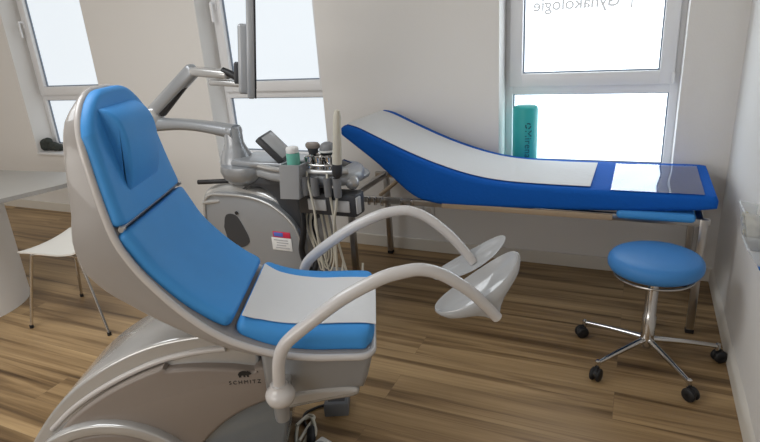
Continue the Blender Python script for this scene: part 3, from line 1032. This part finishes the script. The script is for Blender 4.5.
# tilted touch panel
rot = Matrix.Rotation(math.radians(18), 3, 'Z') @ Matrix.Rotation(math.radians(48), 3, 'Y')
c = W(-1.662, 2.30, .955)
tp = finish(box(c, (.165, .20, .034), .008, rot=rot), 'touch_panel', M_DARK, us, 45)
finish(box(Vector(c) + rot @ Vector((0, 0, .0175)), (.14, .176, .003), .001, rot=rot), 'touch_screen', M_TOUCH, tp)
finish(tube([Vector(c) + rot @ Vector((.05, 0, -.01)), W(-1.645, 2.33, .88)], .02), 'panel_hinge', M_DARK, tp)

# monitor arm
col = finish(lathe([(0, .86), (.088, .86), (.082, .90), (.062, .935), (.050, .965), (.048, 1.035), (.042, 1.048), (0, 1.05)], c=W(-1.94, 2.33, 0), n=32), 'arm_post', M_SILVERD, us, 50)
bm = BM()
loops = []
for i in range(13):
    f = i / 12
    x = -1.915 + (-2.485 + 1.915) * f
    zt = 1.05 + .012 * math.sin(f * PI) + .005 * f
    hgt = .085 - .02 * math.sin(f * PI)
    zc = zt - hgt / 2 + .03 * (f ** 1.5) + .012
    wy = .05 - .012 * f
    y = 2.33
    loops.append([W(x, y + wy * math.cos(a), zc + hgt / 2 * math.sin(a) * (1 if abs(math.sin(a)) < .8 else .95)) for a in [2 * PI * k / 16 for k in range(16)]])
loop_faces(bm, loops)
finish(bm, 'lower_arm', M_SILVERD, us, 50)
finish(lathe([(0, -.05), (.045, -.05), (.052, -.04), (.052, .05), (.046, .058), (0, .06)], c=W(-2.47, 2.33, 1.09), n=28), 'elbow', M_SILVER, us, 50)
bm = BM()
rot = Matrix.Rotation(-math.atan2(1.345 - 1.115, 2.425 - 2.075), 3, 'Y')
add_box(bm, W(-2.30, 2.33, 1.235), (.42, .066, .074), .02, 3, rot)
ua = finish(bm, 'upper_arm', M_SILVERD, us, 45)
finish(box(Vector(W(-2.31, 2.33, 1.190)), (.26, .04, .03), .008, rot=Matrix.Rotation(-math.radians(38), 3, 'Y')), 'gas_spring', M_BLACK, ua)
bm = BM()
add_box(bm, W(-2.02, 2.33, 1.325), (.24, .07, .046), .016, 3, Matrix.Rotation(math.radians(6), 3, 'Y'))
add_box(bm, W(-1.93, 2.33, 1.272), (.20, .05, .030), .010, 3, Matrix.Rotation(math.radians(4), 3, 'Y'))
hd = finish(bm, 'arm_head', M_SILVER, us, 45)
finish(tube([W(-1.93, 2.315, 1.335), W(-1.885, 2.315, 1.318), W(-1.84, 2.32, 1.29)], .018), 'tilt_joint', M_BLACK, hd)
# monitor, nearly edge-on
mrot = Matrix.Rotation(math.radians(36.5), 3, 'Z') @ Matrix.Rotation(math.radians(7), 3, 'Y')
mc = Vector(W(-1.722, 2.30, 1.468))
mon = finish(box(mc, (.036, .44, .50), .010, rot=mrot), 'monitor', M_MACHINE, us, 45)
finish(box(mc + mrot @ Vector((.0195, 0, 0)), (.006, .435, .495), .001, rot=mrot), 'bezel', M_SCREEN, mon)
finish(box(mc + mrot @ Vector((.0227, 0, .01)), (.002, .40, .43), .0005, rot=mrot), 'screen', M_SCREEN, mon)
finish(box(mc + mrot @ Vector((-.032, 0, -.08)), (.05, .34, .31), .014, 3, rot=mrot), 'back_housing', M_MACHINE, mon, 45)
finish(box(mc + mrot @ Vector((-.066, 0, -.15)), (.03, .10, .10), .008, 3, rot=mrot), 'mount_plate', M_DARK, mon, 45)

# gel bottle standing in the holder
gb = thing('gel_bottle', 'small bottle with teal label and white cap standing in the holder of the ultrasound machine', 'bottle', (-1.454, 2.143, .800))
finish(lathe([(0, 0), (.026, 0), (.030, .01), (.032, .155), (.030, .166), (0, .168)], n=24), 'bottle_body', M_GEL, gb, 50)
finish(lathe([(0, .168), (.029, .168), (.030, .186), (.026, .194), (.012, .198), (0, .198)], n=24), 'cap', M_WHITEP, gb, 50)


# probes standing in the cups
def cable(p0, sag, p1, spread):
    x0, y0, z0 = p0
    x1, y1, z1 = p1
    return [(x0, y0, z0), (x0 + spread * .4, y0 - .02, z0 - .12), (x0 + spread, y0 - .02, sag + .1), ((x0 + x1) / 2 + spread, (y0 + y1) / 2, sag), (x1 + spread * .3, y1, sag + .12), (x1, y1, z1)]


p = thing('ultrasound_probe', 'tall rod-shaped probe in a cream cover, rightmost and highest of the standing probes', 'probe', (-1.226, 2.135, .84))
p.rotation_euler = (0, math.radians(6), 0)
finish(lathe([(0, .085), (.022, .085), (.022, .10), (.019, .20), (.017, .30), (.012, .325), (0, .33)], n=22), 'probe_shaft', M_CABLE, p, 50)
finish(lathe([(0, -.06), (.010, -.06), (.0115, .02), (.021, .03), (.024, .055), (.023, .085), (0, .088)], n=22), 'probe_handle', M_DARK, p, 50)
finish(tube([(0, 0, -.06), (-.002, -.005, -.12), (-.008, -.012, -.20), (.0, -.01, -.35), (.015, -.005, -.55), (.04, .03, -.64), (.03, .08, -.5)], .0065, n=8), 'cable', M_CABLE, p, 60)
p = thing('ultrasound_probe', 'convex probe with broad pale head standing left of the dome-headed one', 'probe', (-1.420, 2.27, .90))
bm = BM()
loops = []
for z, a, b in ((-.036, .014, .013), (0, .018, .016), (.035, .024, .018), (.055, .028, .018), (.063, .034, .018)):
    loops.append([(a * math.cos(2 * PI * k / 20), b * math.sin(2 * PI * k / 20), z) for k in range(20)])
loop_faces(bm, loops)
finish(bm, 'probe_handle', M_DARK, p, 50)
bm = BM()
loops = []
for z, a, b in ((.063, .036, .019), (.072, .040, .020), (.082, .039, .019), (.090, .030, .013)):
    loops.append([(a * math.cos(2 * PI * k / 20), b * math.sin(2 * PI * k / 20), z) for k in range(20)])
loop_faces(bm, loops)
finish(bm, 'probe_head', M_BEIGE, p, 50)
finish(tube([(0, -.012, -.024), (.01, -.06, -.026), (.03, -.125, -.04), (.065, -.15, -.20), (.07, -.15, -.36), (.085, -.14, -.56), (.10, -.06, -.66), (.11, .0, -.52)], .006, n=8), 'cable', M_CABLE, p, 60)
p = thing('ultrasound_probe', 'thick dome-headed grey probe standing beside the tall cream rod', 'probe', (-1.342, 2.275, .88))
finish(lathe([(0, -.016), (.016, -.016), (.020, .0), (.026, .04), (.036, .062), (0, .064)], n=24), 'probe_handle', M_DARK, p, 50)
finish(lathe([(0, .064), (.037, .064), (.040, .076), (.038, .090), (.030, .104), (.016, .112), (0, .114)], n=24), 'probe_head', M_MGREY, p, 60)
finish(lathe([(.0375, .066), (.0415, .068), (.0415, .076), (.0375, .077), (.0375, .066)], n=24), 'head_ring', M_WHITEP, p, 60)
finish(tube([(0, -.016, -.006), (.03, -.07, -.008), (.06, -.13, -.03), (.075, -.135, -.18), (.085, -.13, -.34), (.125, -.12, -.54), (.15, -.06, -.62), (.14, .0, -.50)], .006, n=8), 'cable', M_CABLE, p, 60)
# loose machine cables hanging in a bundle
rnd = random.Random(8)
for i in range(4):
    x = -1.455 + .016 * i
    pts = [W(x, 2.25, .70), W(x - .02 - rnd.random() * .02, 2.23, .58), W(x + rnd.random() * .02, 2.22, .44), W(x + .035, 2.23, .33 + rnd.random() * .04), W(x + .06, 2.25, .42), W(x + .03 + rnd.random() * .03, 2.26, .58), W(x + .03, 2.26, .70)]
    finish(tube(pts, .005, n=8), 'cable', M_CABLE, us, 60)
finish(tube([W(-1.49, 2.22, .70), W(-1.475, 2.19, .56), W(-1.50, 2.19, .44), W(-1.46, 2.20, .33), W(-1.44, 2.24, .42), W(-1.45, 2.26, .60)], .016, n=8), 'power_cable', M_BLACK, us, 60)

# ================================================================== table and chair on the left
tb = thing('table', 'light grey table with rounded corner on a white drum pedestal, at the left edge', 'table', (-3.76, 1.71, 0))
poly = smooth2([(0.57, -0.10), (0.62, 0.12), (0.70, 0.40), (0.66, 0.56), (0.48, 0.62), (0.0, 0.58), (-.6, .56), (-.95, .40), (-1.0, 0), (-.95, -.40), (-.6, -.56), (0.0, -.56), (0.40, -.52), (0.53, -.36), (0.57, -0.10)], 5)[:-1]
finish(prism(poly, .712, .740, 'z', .004, 2), 'tabletop', M_TABLE, tb, 40)
finish(prism([(x * 1.001, y * 1.001) for x, y in poly], .7135, .737, 'z'), 'edge_band', M_TABLEEDGE, tb, 40)
finish(lathe([(0, 0), (.375, 0), (.375, .712), (0, .712)], n=56), 'pedestal', M_TWHITE, tb, 40)

cw = thing('side_chair', 'cream white shell chair with thin chrome legs tucked behind the examination chair', 'chair', (-2.83, 1.93, 0), math.radians(10))
# seat faces -x (towards the table); curved sheet continuing into the back
spath = [(-.235, .438), (-.21, .455), (-.15, .462), (-.05, .456), (.06, .450), (.14, .458), (.19, .50), (.215, .58), (.235, .68), (.25, .76)]
P = smooth_path([(a, 0, b) for a, b in spath], 5)
bm = BM()
loops_t = []
for i, q in enumerate(P):
    f = i / (len(P) - 1)
    t = (P[min(i + 1, len(P) - 1)] - P[max(i - 1, 0)]).normalized()
    nv = Vector((-t.z, 0, t.x))
    w = interp([(0, .13), (.08, .18), (.2, .215), (.45, .20), (.58, .17), (.75, .19), (.92, .18), (1, .13)], f)
    lp = []
    for k in range(9):
        l = -w + 2 * w * k / 8
        lp.append(q + nv * (0.018 * (l / .2) ** 2) + Vector((0, l, 0)))
    for k in range(8, -1, -1):
        l = -w + 2 * w * k / 8
        lp.append(q + nv * (0.018 * (l / .2) ** 2 - .009) + Vector((0, l, 0)))
    loops_t.append(lp)
loop_faces(bm, loops_t)
finish(bm, 'seat_shell', M_CHAIRW, cw, 60)
for (tx, ty, bx, by) in ((-.17, -.15, -.268, -.195), (-.17, .15, -.268, .195), (.14, -.15, .262, -.20), (.14, .15, .262, .20)):
    lg = finish(tube([(tx * .3, ty * .9, .438), (tx * .9, ty, .437), (tx * 1.05, ty * 1.02, .40), (bx, by, .012)], .0085, n=10), 'leg', M_CHROME, cw)
    finish(lathe([(0, 0), (.011, 0), (.011, .02), (0, .022)], c=(bx, by, 0), n=12), 'foot_cap', M_BLACK, lg)

# ================================================================== window sill things
r = thing('rolled_mat', 'teal cylindrical roll standing on the sill of the right window', 'roll', (-0.627, 3.452, 0.58))
finish(lathe([(0, 0), (.066, 0), (.073, .006), (.074, .03), (.074, .385), (.070, .398), (.059, .404), (0, .406)], n=36), 'roll_body', M_TEAL, r, 50)


def wrap(bm, rad, a0):
    """bend flat lettering (x along the axis, y around) onto the roll; reads from top to bottom"""
    for v in bm.verts:
        a = a0 + v.co.y / rad
        rr = rad + .0006 + v.co.z
        v.co = Vector((rr * math.cos(a), rr * math.sin(a), -v.co.x))
    return bm


t = text_bm('Mirena', .058, .0006, 1.06)
a0 = math.radians(-66)
xmin = min(v.co.x for v in t.verts)
bmesh.ops.translate(t, vec=(-.264 - xmin, -.018, 0), verts=t.verts)
wrap(t, .074, a0)
finish(t, 'lettering', M_TEALD, r, 0)
bm = BM()
for k in range(3):      # three curved leaves of the round emblem before the word
    seg = [PI * 2 * k / 3 + j * .32 for j in range(6)]
    inn = [(-.292 + .011 * math.cos(a), .011 * math.sin(a)) for a in seg]
    outr = [(-.292 + .019 * math.cos(a), .019 * math.sin(a)) for a in seg[::-1]]
    vs = [bm.verts.new((x, y, .0005)) for x, y in inn + outr]
    bm.faces.new(vs)
wrap(bm, .074, a0)
finish(bm, 'emblem', M_TEALD, r, 0)

on = BM()
for (cx_, cy_, cz_, r_, sx_, sz_) in ((-.06, 0, .055, .06, 1.15, .92), (.02, .01, .038, .05, 1.3, .75), (.10, 0, .030, .045, 1.6, .66), (-.03, 0, .085, .035, 1.1, .9)):
    rr = bmesh.ops.create_icosphere(on, subdivisions=3, radius=r_)
    bmesh.ops.scale(on, vec=(sx_, 1, sz_), verts=rr['verts'])
    for v in rr['verts']:
        v.co += v.normal * .006 * math.sin(v.co.x * 90 + v.co.z * 70)
    bmesh.ops.translate(on, vec=(cx_, cy_, cz_), verts=rr['verts'])
for v in on.verts:
    v.co.z = max(v.co.z, 0.0)
o = finish(on, 'cloth_bundle', M_STONE, None, 70, loc=(-5.06, 3.455, 0.58))
tag(o, 'dark crumpled bundle lying on the sill of the left window', 'bundle')

# ================================================================== floor things by the chair
fp = thing('foot_pedal', 'grey rectangular foot pedal on the floor under the seat front', 'pedal', (-1.050, 1.655, 0), math.radians(24))
bm = prism([(-.052, 0), (.052, 0), (.052, .022), (.03, .044), (-.045, .054), (-.052, .046)], -.050, .050, 'x', .005)
xf(bm, Matrix.Rotation(math.radians(0), 4, 'Z'))
finish(bm, 'pedal_body', M_PEDAL, fp, 40)
finish(box((0, -.006, .0510), (.070, .06, .004), .0015, rot=Matrix.Rotation(math.radians(6), 3, 'X')), 'tread', M_DARK, fp, 40)
finish(tube([(-.045, .01, .012), (-.09, .0, .007), (-.135, -.04, .006), (-.115, -.12, .006), (-.075, -.19, .006), (-.10, -.27, .006)], .0055, n=8), 'cable', M_BLACK, fp, 60)
cb = BM()


def by_chair(pts):
    c, n = math.cos(CR), math.sin(CR)
    return [(CH[0] + a * c - (l + .085) * n, CH[1] + a * n + (l + .085) * c, z) for a, l, z in pts]


add_tube(cb, by_chair([(-.305, -.13, .008), (-.318, -.04, .008), (-.315, .03, .009), (-.275, .055, .010), (-.25, .0, .010), (-.275, -.06, .009), (-.298, -.16, .008)]), .0065, n=8)
add_tube(cb, by_chair([(-.30, -.09, .020), (-.275, -.02, .023), (-.255, .04, .021), (-.285, .065, .012), (-.322, .0, .021)]), .0065, n=8)
add_tube(cb, by_chair([(-.26, .02, .034), (-.24, -.05, .024), (-.262, -.12, .010), (-.29, -.19, .008)]), .0065, n=8)
o = finish(cb, 'cable_coil', M_CABLE, None, 60)
tag(o, 'loosely coiled cream cable on the floor beside the chair column', 'cable')
plug = thing('power_plug', 'black plug with cord lying on the floor below the foot pedal', 'plug', (-1.060, 1.462, 0), math.radians(118))
finish(tube([(-.05, 0, .016), (-.03, 0, .018), (.02, 0, .018), (.045, 0, .014)], [.010, .018, .019, .012], n=14), 'plug_body', M_BLACK, plug, 60)
finish(tube([(-.05, 0, .014), (-.11, .02, .007), (-.18, .02, .007), (-.26, .05, .007)], .0055, n=8), 'cord', M_BLACK, plug, 60)
ex = thing('socket_strip', 'pale grey multi-socket block on the floor at the bottom edge', 'socket strip', (-1.00, 1.345, 0), math.radians(75))
finish(box((0, 0, .0205), (.20, .062, .041), .010, 3), 'strip_body', M_WHITEP, ex, 45)
for x in (-.055, .0, .055):
    finish(lathe([(0, .0), (.021, .0), (.021, .0018), (0, .0018)], c=(x, 0, .041), n=18), 'socket', M_LGREY, ex, 45)

# ================================================================== dispensers on the right wall
def wall_bin(loc, label, hgt):
    t = thing('wall_bin', label, 'bin', loc, 0, 'clear tilted bins on the right wall')
    # open tilted tray: outline in x,z pulled along y, thin walls
    bm = BM()
    out = [(0, hgt * .92), (-.064, hgt), (-.040, .014), (-.026, 0), (0, 0)]
    for (y0, y1) in ((-.075, -.072), (.072, .075)):
        b2 = prism(out, y0, y1, 'y')
        me = bpy.data.meshes.new('tmp'); b2.to_mesh(me); b2.free(); bm.from_mesh(me); bpy.data.meshes.remove(me)
    for (a, b) in zip(out[1:4], out[2:5]):
        dx, dz = b[0] - a[0], b[1] - a[1]
        ln = math.hypot(dx, dz)
        nx, nz = dz / ln * .003, -dx / ln * .003
        b2 = prism([a, b, (b[0] - nx, b[1] - nz), (a[0] - nx, a[1] - nz)], -.072, .072, 'y')
        me = bpy.data.meshes.new('tmp'); b2.to_mesh(me); b2.free(); bm.from_mesh(me); bpy.data.meshes.remove(me)
    add_tube(bm, [(-.064, -.075, hgt), (-.064, .075, hgt)], .003, n=6, smooth=False)
    finish(bm, 'bin_body', M_HAZY, t, 0)
    return t


b1 = wall_bin((X1, 2.40, .605), 'clear tilted plastic bin of cream cotton on the right wall', .15)
bm = BM()
rnd = random.Random(2)
for i in range(44):
    rr = bmesh.ops.create_icosphere(bm, subdivisions=2, radius=.011 + rnd.random() * .004)
    z = .016 + rnd.random() * .085
    bmesh.ops.translate(bm, vec=(-.016 - rnd.random() * (.010 + z * .16), -.058 + rnd.random() * .116, z), verts=rr['verts'])
o = finish(bm, 'cotton_balls', M_COTTON, None, 60, loc=(X1, 2.40, .605))
o['kind'] = 'stuff'
tag(o, 'cream cotton filling the clear bin on the right wall', 'cotton')
b2 = wall_bin((X1, 2.235, .612), 'lower shallow clear plastic bin on the right wall, just above the blue strip', .055)
o = finish(box((X1 - .012, 2.235, .603), (.022, .15, .014), .003), 'blue_strip', M_BLUESTRIP, None)
tag(o, 'narrow bright blue plastic strip on the right wall under the clear bins', 'strip')
